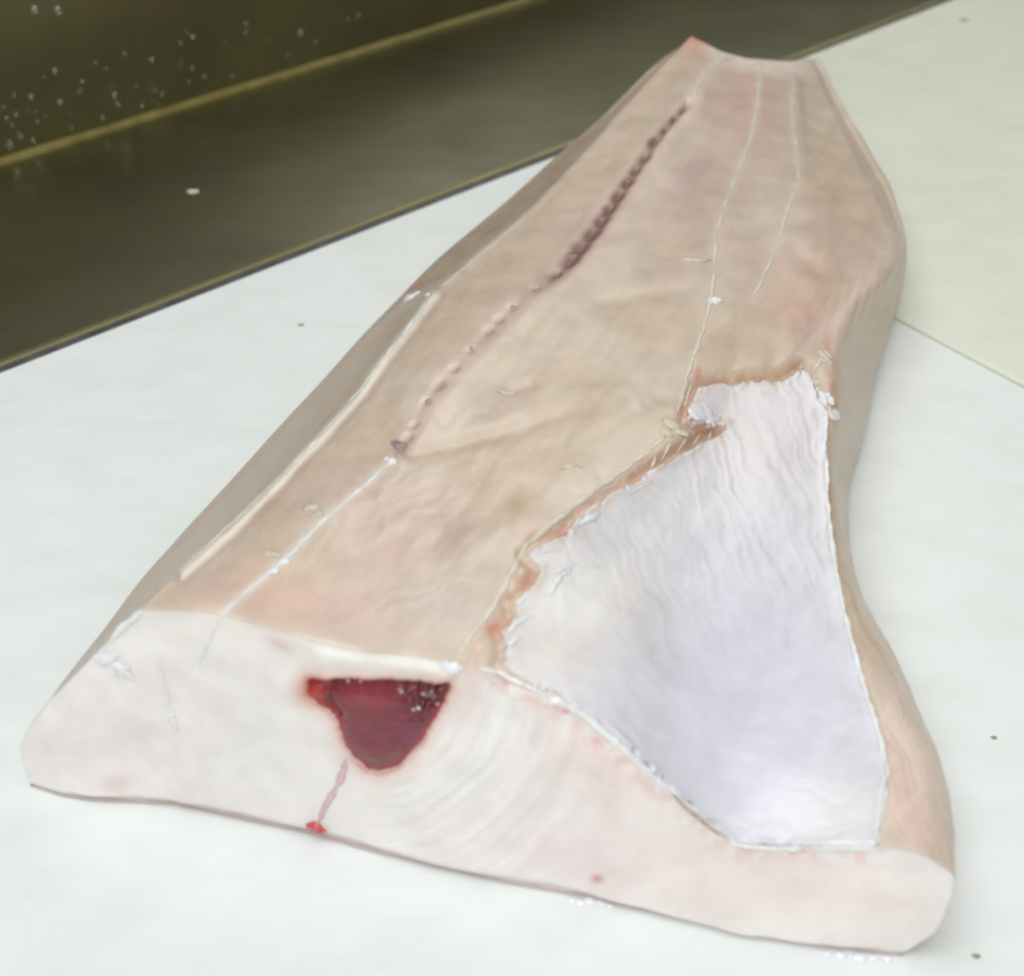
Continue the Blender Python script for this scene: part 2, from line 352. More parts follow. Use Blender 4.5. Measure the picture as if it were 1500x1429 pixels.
# ---- relief
fx = (X * 0.60 - Y * 0.80); fy = (X * 0.80 + Y * 0.60)                    # fx along the fillet, fy across it
disp = 0.0017 * fbm(X / 130, Y / 130, 2) + 0.0005 * fbm(fx / 110 + fbm(X / 90, Y / 90, 2), fy / 34, 2) + 0.00006 * fbm(fx / 50 + 2 * fbm(X / 60, Y / 60, 2), fy / 9, 2)
open_ = sm(0.62, 0.45, tM)
disp -= (0.0022 * open_ * np.exp(-(dM / (5 + 14 * tM)) ** 2) + 0.0004 * (1 - open_) * np.exp(-(dM / 7) ** 2))
disp += 0.0006 * np.exp(-((dM - 20) / 11) ** 2) * (sM < 0)
d, t, s = pl_dist(X, Y, [(585,668),(640,655),(720,640),(800,612),(900,590)])
disp -= 0.0015 * np.exp(-(d / 12) ** 2) * sm(1, 0.3, t) * sm(0, .06, t)
for pts, a, wd in (([(850,445),(900,440),(960,428),(1030,418)], .0016, 10), ([(1060,350),(1110,330),(1170,322),(1240,330)], .0018, 12), ([(1120,300),(1180,295),(1260,330)], .0012, 14),
                   ([(1150,360),(1200,395),(1270,402)], .0020, 13), ([(740,575),(790,560)], .0012, 8), ([(520,700),(560,720)], .001, 8)):
    d, t, s = pl_dist(X, Y, pts); disp -= 0.55 * a * np.exp(-(d / (wd * 1.2)) ** 2) * sm(0, .25, t) * sm(1, .75, t)
disp -= 0.0022 * np.exp(-((dP - 6) / 9) ** 2) * (~inP0) * sm(1230, 1190, X)
d, _, _ = pl_dist(X, Y, SINEWS['left']); disp -= 0.0016 * np.exp(-((d - 8) / 7) ** 2)
wr = fbm(X / 70 + 4, Y / 70, 3)                                           # folds of the belly wall
feath = vnoise((X * .92 - Y * .39) / 11 + 2.0 * wr, (X * .39 + Y * .92) / 150)       # feathery grain of the upper part
rad = np.hypot(X - 1180, (Y - 760) * 1.0); arcm = vnoise(rad / 12 + 2.2 * wr, np.arctan2(Y - 760, X - 1180) * 2.5)
lowm = sm(900, 1060, Y); foldn = feath * (1 - lowm) + arcm * lowm
disp *= 1 - 0.75 * inP0
vq = resample(MIDL, 2.0); vL = np.linspace(0, 1, len(vq)); VES = []; vr = np.random.default_rng(21); pos = .015
while pos < .985:
    up_ = pos < .46; nx = 4.5 + 10 * pos / .46 if up_ else 5 + 5 * vr.random()
    VES.append((np.interp(pos, vL, vq[:, 0]) + vr.normal(0, 1.2) + (0 if up_ else 3), np.interp(pos, vL, vq[:, 1]) + vr.normal(0, 1.2), nx * (0.8 + .4 * vr.random()), pos))
    pos += (.028 + .018 * vr.random()) if up_ else (.024 + .045 * vr.random())
vmask = np.zeros_like(X); vrim = np.zeros_like(X)
for x, y, r_, pos in VES:
    m = (np.abs(X - x) < 50) & (np.abs(Y - y) < 50); g = blob(X[m], Y[m], x, y, r_ * 1.25, r_ * .8, -.5); h_ = blob(X[m], Y[m], x - 7, y - 5, r_ * 1.0, r_ * .8, -.9)
    vmask[m] = np.maximum(vmask[m], g); vrim[m] = np.maximum(vrim[m], h_)
disp -= 0.0009 * vmask; disp += 0.0003 * vrim * (1 - open_)
dBx, _, sBx = pl_dist(X, Y, [(200,900),(265,835),(340,766),(403,705),(467,640),(530,567),(602,474),(636,428),(728,353),(780,308),(900,175),(1010,60)])
disp *= 1 - 0.8 * (sBx < 0) * sm(0, 12, dBx)
disp = disp * edge_fade * sm(0, 0.006, vs)[:, None]
G1 = G0 + N0 * disp[..., None]; G1[..., 2] = np.maximum(G1[..., 2], ZB)

# ---- colours of the flesh, strip and fold shade put in
C = np.zeros((NV, NU, 3)) + lin(210, 188, 168)
C = mixc(C, lin(217, 200, 185), 0.8 * sm(-0.2, 0.5, fbm(X / 150, Y / 150, 3)))
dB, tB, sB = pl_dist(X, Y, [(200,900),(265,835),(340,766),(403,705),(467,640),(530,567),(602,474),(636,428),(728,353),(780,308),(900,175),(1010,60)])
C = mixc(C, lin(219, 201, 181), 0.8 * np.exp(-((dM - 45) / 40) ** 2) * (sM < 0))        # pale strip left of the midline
C = mixc(C, lin(188, 167, 148), 0.85 * (sB < 0) * sm(0, 6, dB) * sm(950, 800, X))           # outer strip darkened, flank shade put into its colour
for x, y, rx, ry, an, col, f in (
    (1090,150,60,70,0,(200,160,148),.6),(1030,300,110,60,-.9,(198,168,152),.6),(1005,265,14,60,.6,(206,172,172),.6),(1180,460,50,50,0,(204,156,142),.6),
    (1195,395,90,50,.2,(204,168,152),.5),(1240,300,60,60,.4,(196,170,148),.5),(600,790,90,50,-.7,(212,180,172),.55),(520,720,60,50,0,(212,180,170),.5),(470,890,170,34,.17,(220,176,164),.5),
    (330,860,90,40,-.3,(216,184,168),.5),(640,880,120,60,-.4,(216,204,194),.6),(880,520,120,70,-.6,(208,190,168),.5),(880,640,110,40,-.3,(208,192,168),.4),(1060,500,40,50,0,(202,178,144),.5),
    (1150,250,40,110,.1,(206,184,164),.5),(860,360,60,40,-.7,(202,172,158),.5),(740,560,60,40,0,(200,174,158),.4),(1030,60,36,30,.4,(216,160,140),.8),(1080,85,40,10,.2,(232,206,200),.7),(1175,90,18,14,0,(230,200,186),.7),
    (755,735,14,12,0,(190,160,112),.5),(1330,1130,55,140,-.3,(234,212,198),.95),(1330,1180,20,80,-.3,(228,188,174),.5),(1255,900,26,160,-.15,(214,190,166),.6)):
    C = mixc(C, lin(*col), f * blob(X, Y, x, y, rx, ry, an))
fib = vnoise(fy / 5 + 3 * fbm(X / 90, Y / 90, 3), fx / 110); fib2 = fbm(fx / 60 + 20 + 2 * fbm(X / 70, Y / 70, 3), fy / 16 + 3 * fbm(X / 70 + 9, Y / 70, 3), 3)
C *= (1 + 0.04 * fib + 0.03 * fib2 + 0.06 * fbm(X / 40, Y / 40, 5))[..., None]
ms = blob(X, Y, 600, 800, 190, 130, -.6)                                  # muscle bands near the cut
ang2 = (X - 480) * 0.45 + (Y - 800) * 0.9
C *= (1 + 0.16 * ms * vnoise(ang2 / 10 + 3 * fbm(X / 80, Y / 80, 2), fx / 160))[..., None]
rs = sm(1215, 1240, X) * sm(600, 800, Y)
C *= (1 + 0.20 * rs * vnoise((X - 0.45 * Y) / 6 + 2 * fbm(X / 60, Y / 60, 2), Y / 200))[..., None]
# brownish torn rim along the membrane and pink flecks
rim = np.exp(-((dP - 4) / 12) ** 2) * (~inP0) * sm(1235, 1200, X) * sm(985, 960, Y)
C = mixc(C, lin(196, 156, 124), 0.6 * rim * sm(-0.35, 0.15, fbm(X / 14, Y / 14, 3)))
C = mixc(C, lin(214, 160, 144), 0.5 * rim * sm(0.12, 0.3, fbm(X / 22 + 9, Y / 22, 3)))
band = np.exp(-(((dE - 12) / 14) ** 2)) * (sE > 0)
C = mixc(C, lin(210, 172, 148), 0.5 * band); C = mixc(C, lin(236, 220, 200), 0.55 * band * sm(0.05, 0.3, fbm(X / 12, Y / 12, 3)))
for pts, col, f, wd in (([(1030,559),(1090,556),(1150,548),(1172,530)], (188,142,102), .75, 6), ([(1212,500),(1218,540),(1216,585)], (196,134,122), .6, 7), ([(1195,590),(1222,596)], (190,110,100), .6, 5),
                        ([(1000,600),(1015,565),(1022,545)], (196,130,106), .8, 8), ([(1010,640),(1045,628)], (168,118,84), .8, 7), ([(930,700),(990,655)], (190,136,100), .6, 8),
                        ([(820,785),(832,776)], (200,112,98), .8, 6), ([(770,850),(790,845)], (206,132,116), .8, 10), ([(720,920),(742,915)], (208,134,118), .8, 10), ([(590,664),(650,652),(720,640)], (190,164,138), .35, 8),  # last entry here paints the shade of the fold
                        ([(600,425),(640,408),(680,395)], (170,128,104), .7, 5), ([(970,62),(1030,58)], (214,150,130), .4, 10)):
    d, t, s = pl_dist(X, Y, pts); C = mixc(C, lin(*col), f * np.exp(-(d / wd) ** 2) * (0.75 + 0.8 * fbm(X / 12, Y / 12, 2)))
# midline: dark bloody slit above, pale margin beside it
gr = open_ * np.exp(-(dM / (4 + 19 * tM)) ** 2)
C = mixc(C, lin(226, 196, 186), 0.55 * np.exp(-((dM - 12) / 8) ** 2) * (sM < 0))
C = mixc(C, lin(150, 110, 98), 0.9 * gr * (0.85 + .5 * fbm(X / 14, Y / 14, 2)))
C = mixc(C, lin(212, 184, 174), 0.5 * (1 - open_) * np.exp(-(dM / 9) ** 2))
C = mixc(C, lin(230, 212, 202), 0.5 * vrim * (1 - open_))
C = mixc(C, lin(112, 70, 64), 0.8 * sm(.15, .8, vmask) * open_); C = mixc(C, lin(174, 138, 128), 0.65 * sm(.2, .9, vmask) * (1 - open_))
C = mixc(C, lin(150, 124, 120), 0.8 * blob(X, Y, 587, 654, 12, 12))
# rim right at the knife cut
C = mixc(C, lin(228, 208, 192), (sm(0.018, 0.0, vs)[:, None] * np.ones((1, NU))) * 0.5)
for k_, wd, f in (('left', 6, .85), ('left2', 6, .45), ('mid', 7, .7), ('right', 6, .5), ('up1', 6, .5), ('up2', 6, .5), ('top', 9, .6)):
    d, t, s = pl_dist(X + 2 * fbm(X / 12, Y / 12, 2), Y, SINEWS[k_]); C = mixc(C, lin(236, 226, 212) if k_ in ('left', 'mid') else lin(228, 212, 192), f * np.exp(-(d / wd) ** 2))
C = mixc(C, lin(236, 222, 212), sm(.965, 1, vs)[:, None] * np.ones((1, NU)) * sm(1020, 1050, X) * .8)
C = mixc(C, lin(228, 212, 192), .6 * blob(X, Y, 1262, 445, 60, 34, -.85) * sm(-.1, .3, vnoise((X + .3 * Y) / 8, Y / 70)))
C = np.clip(C, 0.01, 0.9)

# ---- membrane colours, sheen and rim highlight put in
CM = np.zeros((NV, NU, 3)) + lin(227, 222, 226)
CM = mixc(CM, lin(220, 217, 231), 0.9 * blob(X, Y, 1090, 1010, 170, 190, 0.3))  # bluish sheen painted as a lavender patch
CM = mixc(CM, lin(236, 230, 222), 0.7 * blob(X, Y, 860, 880, 110, 90)); CM = mixc(CM, lin(233, 219, 219), 0.6 * blob(X, Y, 1120, 640, 70, 70))
CM = mixc(CM, lin(235, 231, 225), 0.6 * blob(X, Y, 1230, 1190, 60, 40)); CM = mixc(CM, lin(230, 220, 208), 0.6 * blob(X, Y, 800, 960, 60, 40, .5))
CM *= (1 + 0.045 * foldn + 0.03 * fbm(X / 40, Y / 40, 4))[..., None]
edge_soft = np.exp(-(dP / 22) ** 2) * sm(1200, 1150, X) * sm(1000, 960, Y) * sm(-.25, .25, fbm(X / 18 + 3, Y / 18, 4))
CM = mixc(CM, lin(226, 206, 190), 0.75 * edge_soft)
CM = mixc(CM, lin(244, 242, 240), 0.75 * np.exp(-(dP / 7) ** 2) * sm(1180, 1215, X)); CM = np.clip(CM, 0.02, 0.9)  # right rim whitened, a painted highlight

loin = empty('fish_loin', tuple(at(620, 800, 0.0)))
tag(loin, 'thick pale pink fish loin with a dark red muscle patch in its cut face', 'fish fillet')
# body: top, flanks and the narrow end
capV = []
last = G1[-1]
back = np.array([e[0] * 0.3 + nrm[0], e[0] * 0.0 + nrm[1], 0]); back /= np.linalg.norm(back)
for k in range(1, 9):
    a = k / 8; q = last.copy(); q[:, 2] = ZB + (last[:, 2] - ZB) * (1 - a); q += back * 0.012 * math.sin(min(1, a * 2.2) * math.pi / 2); capV.append(q)
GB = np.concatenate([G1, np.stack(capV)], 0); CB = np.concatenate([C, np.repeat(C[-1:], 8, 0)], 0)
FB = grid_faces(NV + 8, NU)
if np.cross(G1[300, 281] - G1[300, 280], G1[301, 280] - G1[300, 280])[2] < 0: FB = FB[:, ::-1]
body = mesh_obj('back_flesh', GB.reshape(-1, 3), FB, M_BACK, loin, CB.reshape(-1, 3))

def patch(name, Gr, base, cols, mask, mat, parent):
    """the cells of a surface under mask as a part of its own with its own rim down to base"""
    nv, nu = mask.shape; f = grid_faces(nv, nu); fm = mask.ravel()[f].all(1); f = f[fm]
    used = np.unique(f); mp = np.full(nv * nu, -1); mp[used] = np.arange(len(used)); f = mp[f]
    Vt = Gr.reshape(-1, 3)[used]; Vb = base.reshape(-1, 3)[used]; c = cols.reshape(-1, 3)[used]; n = len(used)
    ed = np.concatenate([f[:, [0, 1]], f[:, [1, 2]], f[:, [2, 3]], f[:, [3, 0]]]); key = np.sort(ed, 1) @ np.array([n, 1])
    _, idx, cnt = np.unique(key, return_index=True, return_counts=True); be = ed[idx[cnt == 1]]
    bu = np.unique(be); m2 = np.full(n, -1); m2[bu] = np.arange(len(bu)) + n
    sk = np.stack([be[:, 1], be[:, 0], m2[be[:, 0]], m2[be[:, 1]]], 1)
    Fs = np.concatenate([f, sk])
    a, b_, c_ = Vt[f[0, 0]], Vt[f[0, 1]], Vt[f[0, 2]]
    if np.dot(np.cross(b_ - a, c_ - a), EYE - a) < 0: Fs = Fs[:, ::-1]
    return mesh_obj(name, np.concatenate([Vt, Vb[bu]]), Fs, mat, parent, np.concatenate([c, c[bu]]))
# peel the membrane: thin, a little proud, its rim lifted here and there
lift = 0.0009 + 0.00022 * foldn + 0.0010 * np.exp(-(dP / 8) ** 2) * sm(-0.3, 0.4, fbm(X / 30, Y / 30, 3)) + 0.0009 * np.exp(-((dP - 3) / 6) ** 2) * sm(1180, 1215, X)
GM = G1 + N0 * np.maximum(lift, 0.0004)[..., None]
memb = patch('belly_membrane', GM, G1 - N0 * 0.0006, CM, inP, M_MEMB, loin)
memb['label'] = 'smooth lavender white belly membrane with a torn left edge'

# ------------------------------------------------------------------ cut face
P0 = G1[0]
bot_px = [(45,1147),(90,1163),(135,1170),(250,1177),(350,1198),(460,1221),(560,1250),(640,1270),(740,1292),(850,1311),(930,1330),(1000,1345),(1100,1368),(1200,1385),(1270,1392),(1322,1395)]
Qb = at(np.array([p[0] for p in bot_px], float), np.array([p[1] for p in bot_px], float), ZB)
Qs = (Qb - g0) @ fe; s_ = np.clip((P0 - g0) @ fe, Qs[0], Qs[-1]); qf = (s_ - Qs[0]) / (Qs[-1] - Qs[0]); under = sm(0.0, .10, qf) * sm(1, .93, qf)
Q = np.stack([np.interp(s_, Qs, Qb[:, k]) for k in range(3)], 1) + fn * 0.0024 * under[:, None]
NW = 240; ws = np.linspace(0, 1, NW)[:, None, None]
GF = P0[None] * (1 - ws) + Q[None] * ws
NF = np.zeros_like(GF) + pn
XF, YF = photo_xy(GF)
BLOOD = [(445,1000),(452,990),(480,992),(510,990),(540,992),(575,990),(610,995),(640,998),(662,992),(660,1010),(652,1030),(640,1050),(622,1080),(600,1108),(582,1122),(568,1129),(553,1131),(538,1127),(525,1118),(512,1105),(502,1085),(494,1060),(480,1042),(462,1030),(447,1018)]
jxf = XF + 3 * fbm(XF / 18, YF / 18, 3); jyf = YF + 3 * fbm(XF / 18 + 40, YF / 18, 3)
inB = inside(jxf, jyf, BLOOD); dBl, _, _ = pl_dist(jxf, jyf, BLOOD + BLOOD[:1])
inset = np.where(inB, sm(0, 14, dBl), 0.0)
ef = np.minimum(sm(0, 0.03, ws[..., 0]), sm(1, 0.97, ws[..., 0])) * np.minimum(sm(0, .02, us), sm(1, .98, us))[None]
rc = np.hypot(XF - 560, (YF - 1010) * 1.0); th = np.arctan2(YF - 1010, XF - 560)
sect = sm(-0.25, 0.15, th) * sm(1.9, 1.3, th) * sm(90, 130, rc) * sm(420, 250, rc)
arcs = vnoise(rc / 12 + 1.2 * fbm(XF / 110, YF / 110, 2), th * 1.2) + 0.6 * vnoise(rc / 6 + 1.2 * fbm(XF / 90, YF / 90, 2), th * 1.8 + 7)
df = 0.0022 * fbm(XF / 140, YF / 140, 3) + 0.0002 * fbm(XF / 30, YF / 30, 3) + 0.0003 * sect * arcs
df += 0.0020 * np.exp(-((YF - (954 + (XF - 460) * 0.14)) / 20) ** 2) * sm(440, 480, XF) * sm(680, 650, XF)      # fatty lip over the dark muscle
df *= ef
df = df * (1 - inset) - 0.0060 * inset
df -= 0.0035 * sm(.90, 1.0, ws[..., 0]) ** 2 * under[None]
G2 = GF + NF * df[..., None]; G2[..., 2] = np.maximum(G2[..., 2], ZB)
CF = np.zeros(XF.shape + (3,)) + lin(243, 235, 230)
CF = mixc(CF, lin(240, 233, 228), 0.8 * blob(XF, YF, 700, 1180, 170, 110)); CF = mixc(CF, lin(237, 222, 219), 0.6 * blob(XF, YF, 180, 1070, 130, 70))
CF = mixc(CF, lin(239, 222, 215), 0.9 * blob(XF, YF, 1120, 1290, 260, 60, .15)); CF = mixc(CF, lin(237, 210, 205), 0.6 * blob(XF, YF, 870, 1120, 90, 60, .6))
CF = mixc(CF, lin(234, 228, 225), 0.7 * blob(XF, YF, 360, 1100, 90, 90)); CF = mixc(CF, lin(236, 216, 217), 0.5 * blob(XF, YF, 820, 1250, 120, 50, .2))
CF *= (1 + 0.025 * fbm(XF / 60, YF / 60, 4) + 0.12 * sect * arcs)[..., None]
dT, _, _ = pl_dist(XF, YF, [(700,978),(760,1000),(850,1045),(900,1085),(960,1140),(1020,1190),(1080,1235),(1285,1242)])
CF = mixc(CF, lin(232, 188, 180), 0.5 * np.exp(-((dT - 12) / 14) ** 2) * sm(-0.3, 0.3, fbm(XF / 24, YF / 24, 3)))
CF = mixc(CF, lin(218, 140, 134), 0.5 * np.exp(-((dT - 10) / 8) ** 2) * sm(0.32, 0.55, fbm(XF / 16 + 5, YF / 16, 3)))
CF = mixc(CF, lin(240, 234, 222), 0.85 * np.exp(-((YF - (954 + (XF - 460) * 0.14)) / 22) ** 2) * sm(430, 480, XF) * sm(690, 660, XF))
CF = mixc(CF, lin(238, 226, 212), 0.6 * sm(0.10, 0.0, ws[..., 0]) * sm(140, 250, XF) * sm(480, 420, XF))
CF = mixc(CF, lin(226, 184, 168), 0.5 * np.exp(-(dBl / 18) ** 2) * (~inB)); CF = mixc(CF, lin(206, 120, 104), 0.75 * np.exp(-(dBl / 4.5) ** 2) * (0.8 + 0.6 * fbm(XF / 20, YF / 20, 2)) * (~inB)); CF = mixc(CF, lin(204, 110, 92), 0.6 * blob(XF, YF, 452, 1012, 20, 22))
CF = mixc(CF, lin(236, 206, 202), 0.5 * blob(XF, YF, 690, 1020, 22, 40, .2)); CF = mixc(CF, lin(216, 176, 176), .5 * blob(XF, YF, 410, 945, 24, 9, .5))
for x, y, r_, f in ((875,1285,9,.8),(465,1215,14,.7),(170,1150,20,.2),(830,1040,7,.8),(815,1035,5,.7)): CF = mixc(CF, lin(216, 120, 128), f * blob(XF, YF, x, y, r_, r_ * .7))
CF = mixc(CF, lin(206, 160, 156), 0.55 * sm(0.955, 1.0, ws[..., 0]) * (0.6 + 0.9 * fbm(XF / 40, YF / 40, 3)) * np.ones_like(XF))
CF = mixc(CF, lin(172, 72, 66), np.where(inB, sm(-1, 3, dBl), 0)); CF = np.clip(CF, 0.01, 0.9)
fF = grid_faces(NW, NU)
a, b_, c_ = G2[100, 300], G2[100, 301], G2[101, 301]
if np.dot(np.cross(b_ - a, c_ - a), pn) < 0: fF = fF[:, ::-1]
face = mesh_obj('cut_face', G2.reshape(-1, 3), fF, M_CUT, loin, CF.reshape(-1, 3))
face['label'] = 'flat pinkish white cut face at the wide end'
# dark muscle set in the hollow
lump = fbm(XF / 26, YF / 26, 3)
upper = np.exp(-((YF - (1008 + 0.05 * (XF - 550))) / 12) ** 2); rightw = blob(XF, YF, 625, 1022, 26, 26, .4)
topm = np.exp(-((YF - 992) / 16) ** 2)
dbm = -0.0006 - 0.0022 * topm + 0.0003 * lump + 0.0014 * sm(0, 26, dBl) - 0.0008 * upper + rightw * 0.0032 * fbm(XF / 9, YF / 9, 2) - rightw * 0.0012 + 0.0003 * np.abs(fbm(XF / 40, YF / 14, 2))
dbm -= 0.0022 * np.exp(-(pl_dist(XF, YF, [(478,1012),(484,1030),(495,1045)])[0] / 6) ** 2)
GBm = GF + NF * dbm[..., None]
CBm = np.zeros_like(CF) + lin(126, 50, 60)
CBm = mixc(CBm, lin(122, 46, 58), 0.7 * blob(XF, YF, 590, 1060, 40, 50)); CBm = mixc(CBm, lin(150, 58, 66), 0.7 * blob(XF, YF, 540, 1018, 60, 16))
CBm = mixc(CBm, lin(84, 4, 12), 0.9 * blob(XF, YF, 625, 1025, 34, 26)); CBm = mixc(CBm, lin(184, 58, 46), 0.9 * blob(XF, YF, 458, 1014, 18, 24))
CBm = mixc(CBm, lin(90, 20, 26), 0.8 * blob(XF, YF, 482, 1030, 9, 22, .3)); CBm = mixc(CBm, lin(124, 74, 60), 0.6 * blob(XF, YF, 560, 1110, 40, 14)); CBm = mixc(CBm, lin(116, 54, 84), 0.6 * blob(XF, YF, 605, 1075, 20, 14))
CBm = mixc(CBm, lin(178, 64, 58), 0.9 * np.exp(-(dBl / 7) ** 2) * (1 - .7 * topm)); CBm *= (1 + 0.22 * fbm(XF / 30, YF / 14, 3))[..., None]
blood = patch('dark_muscle', GBm, GBm - NF * 0.006, np.clip(CBm, .004, .9), inB, M_BLOOD, loin)
blood['label'] = 'wet dark red triangular muscle patch in the cut face'

# ------------------------------------------------------------------ skin the loin lies on
fp = np.concatenate([G1[::8, 0], [last[0] + back * 0.012], (last[::40] + back * 0.012), [last[-1] + back * 0.012], G1[::-8, -1], (Q - fn * .0032 * under[:, None])[::-8]])[:, :2]
keep = [0]
for i in range(1, len(fp)):
    if np.hypot(*(fp[i] - fp[keep[-1]])) > 0.0015: keep.append(i)
fp = fp[keep]; cen = fp.mean(0); dirv = fp - np.roll(fp, 1, 0); nn = len(fp)
tang = np.roll(fp, -1, 0) - np.roll(fp, 1, 0); on = np.stack([-tang[:, 1], tang[:, 0]], 1); on /= np.linalg.norm(on, axis=1, keepdims=True) + 1e-9
if ((fp - cen) * on).sum() < 0: on = -on
wob = 0.0006 + 0.0005 * np.array([fbm(np.array([i / 9.0]), np.array([3.3]), 3)[0] for i in range(nn)])
ring = [(fp + on * (wob - 0.0004)[:, None], 0.0002), (fp + on * wob[:, None], 0.0006), (fp + on * (wob - 0.0002)[:, None], 0.0011), (fp - on * 0.004, ZB + 0.0001)]
V = np.concatenate([np.column_stack([p, np.full(nn, z)]) for p, z in ring]); F = []
for r_ in range(3):
    for i in range(nn): F.append((r_ * nn + i, r_ * nn + (i + 1) % nn, (r_ + 1) * nn + (i + 1) % nn, (r_ + 1) * nn + i))
F.append(tuple(range(nn)))
mesh_obj('skin', V, F, M_SKIN, loin)

# ------------------------------------------------------------------ strands, scraps and vessels lying on the loin
def bvh_of(objs):
    V = []; F = []
    for o in objs:
        me = o.data; nvx = len(me.vertices); a = np.empty(nvx * 3, np.float32); me.vertices.foreach_get('co', a)
        off = len(V); M = np.array(o.matrix_world); a = a.reshape(-1, 3) @ M[:3, :3].T + M[:3, 3]; V += a.tolist()
        lv = np.empty(len(me.loops), np.int32); me.loops.foreach_get('vertex_index', lv); F += (lv.reshape(-1, 4) + off).tolist()
    return BVHTree.FromPolygons(V, F)
bpy.context.view_layer.update()
LM = np.array(loin.matrix_world)
tree = bvh_of([body, face, memb, blood])
def hit(px, py):
    d = Vector(ray(px, py)).normalized(); p, n, i, dist = tree.ray_cast(Vector(EYE), d)
    if p is None: return None
    if n.dot(d) > 0: n = -n
    return np.array(p), np.array(n)
def strand(name, pts, w0, mat, parent=loin, hgt=0.28, wig=1.2, vary=0.6, lift=0.06, seed=0):
    q = resample(pts, 4.0); r_ = np.random.default_rng(seed); n = len(q); k = np.arange(n)
    q = q + wig * np.stack([fbm(k / 5.0 + seed, np.full(n, 1.7), 3), fbm(k / 5.0 + seed, np.full(n, 8.7), 3)], 1) * 2
    H_ = [hit(*p) for p in q]; H_ = [h for h in H_ if h is not None]; n = len(H_)
    P = np.array([h[0] for h in H_]); Nn = np.array([h[1] for h in H_]); 
    for _ in range(2): Nn[1:-1] = (Nn[:-2] + Nn[1:-1] + Nn[2:]) / 3
    Nn /= np.linalg.norm(Nn, axis=1, keepdims=True); T = np.gradient(P, axis=0); T /= np.linalg.norm(T, axis=1, keepdims=True) + 1e-9; S = np.cross(T, Nn)
    k = np.arange(n); wd = w0 * (1 + vary * 1.6 * fbm(k / 4.0 + 3.1 * seed, np.full(n, 5.5), 3)); wd = np.maximum(wd, w0 * 0.12) * np.minimum(1, np.minimum(k + 0.4, n - k - 0.6) / 3.0)
    V = []; m = 8
    for i in range(n):
        for a in range(m):
            th_ = a / m * 2 * math.pi
            V.append(P[i] + S[i] * wd[i] * math.cos(th_) + Nn[i] * wd[i] * (hgt * math.sin(th_) + lift))
    F = []
    for i in range(n - 1):
        for a in range(m): F.append((i * m + a, i * m + (a + 1) % m, (i + 1) * m + (a + 1) % m, (i + 1) * m + a))
    F.append(tuple(range(m))); F.append(tuple(range((n - 1) * m, n * m)))
    return mesh_obj(name, V, F, mat, parent)
strand('sinew', SINEWS['left'], .00080, M_SINEW, seed=1)
strand('sinew', SINEWS['left2'], .00064, M_SINEWY, seed=2)
strand('sinew', SINEWS['mid'], .00075, M_SINEW, seed=3)
strand('sinew', SINEWS['right'], .00096, M_SINEWY, seed=4)
strand('sinew', SINEWS['up1'], .00101, M_SINEWY, seed=5)
strand('sinew', SINEWS['up2'], .00085, M_SINEWY, seed=6, vary=.7)
strand('sinew', SINEWS['top'], .00128, M_SINEWY, seed=7)
strand('sinew', [(160,940),(180,918),(200,900),(208,892)], .00096, M_SINEW, seed=8)
strand('sinew', [(234,968),(240,995),(246,1025),(250,1045),(258,1068)], .00053, M_SINEW, seed=9, hgt=.4, lift=.25)
strand('sinew', [(320,908),(310,930),(298,955),(292,975)], .00053, M_SINEW, seed=10, hgt=.4, lift=.25)
strand('membrane_scrap', [(134,960),(146,962),(160,968),(174,976),(186,985),(198,996)], .0017, M_SCRAP, seed=14, hgt=.3, vary=.5)
strand('sinew', [(252,1046),(256,1058),(262,1072)], .0010, M_SINEW, seed=15, hgt=.3, lift=.25)
strand('membrane_rim_glint', [(700,977),(730,984),(760,999),(805,1020),(850,1044),(900,1084),(960,1139),(1020,1189),(1052,1216),(1080,1236),(1130,1241),(1200,1242),(1284,1242)], .00117, M_SINEW, seed=11, vary=.6, hgt=.22, wig=.5)  # rim strands kept white to carry the specular highlight
strand('membrane_rim_glint', [(1287,1236),(1292,1190),(1299,1130),(1293,1092),(1280,1047),(1265,1002),(1250,948),(1237,898),(1225,838),(1216,778),(1211,720),(1210,660)], .00096, M_SINEW, seed=12, vary=.6, hgt=.22, wig=.5)
strand('vein', [(506,1112),(504,1126),(496,1146),(486,1165),(474,1185),(466,1202)], .0011, M_VEIN, seed=13, hgt=.2)
for k, pts in enumerate(([(812,842),(824,833),(842,827),(862,826),(880,833)],[(804,872),(812,856),(824,842),(838,834)],[(744,928),(756,912),(770,904),(782,902)],[(784,812),(800,806),(822,806)],[(738,948),(752,938),(764,936)],
        [(846,772),(862,760),(880,752)],[(920,724),(940,714),(956,706)],[(756,888),(768,876),(776,862)],[(1196,566),(1204,580),(1210,596)],[(1180,548),(1192,562),(1200,580)])):
    strand('membrane_curl', pts, .0006 + .0003 * (k % 3), M_SCRAP, seed=30 + k, hgt=.5, vary=.5, lift=.2)
for k, pts in enumerate(([(968,676),(978,660),(984,644)],[(990,664),(1002,648),(1006,634)],[(1012,654),(1022,640),(1026,630)],[(950,690),(958,676),(962,662)],[(1036,646),(1042,636),(1044,628)],[(1000,598),(1008,580),(1012,560)],[(1206,512),(1200,530),(1190,545)])):
    strand('membrane_fringe', pts, .0007, M_SINEWY, seed=50 + k, hgt=.5, vary=.5)
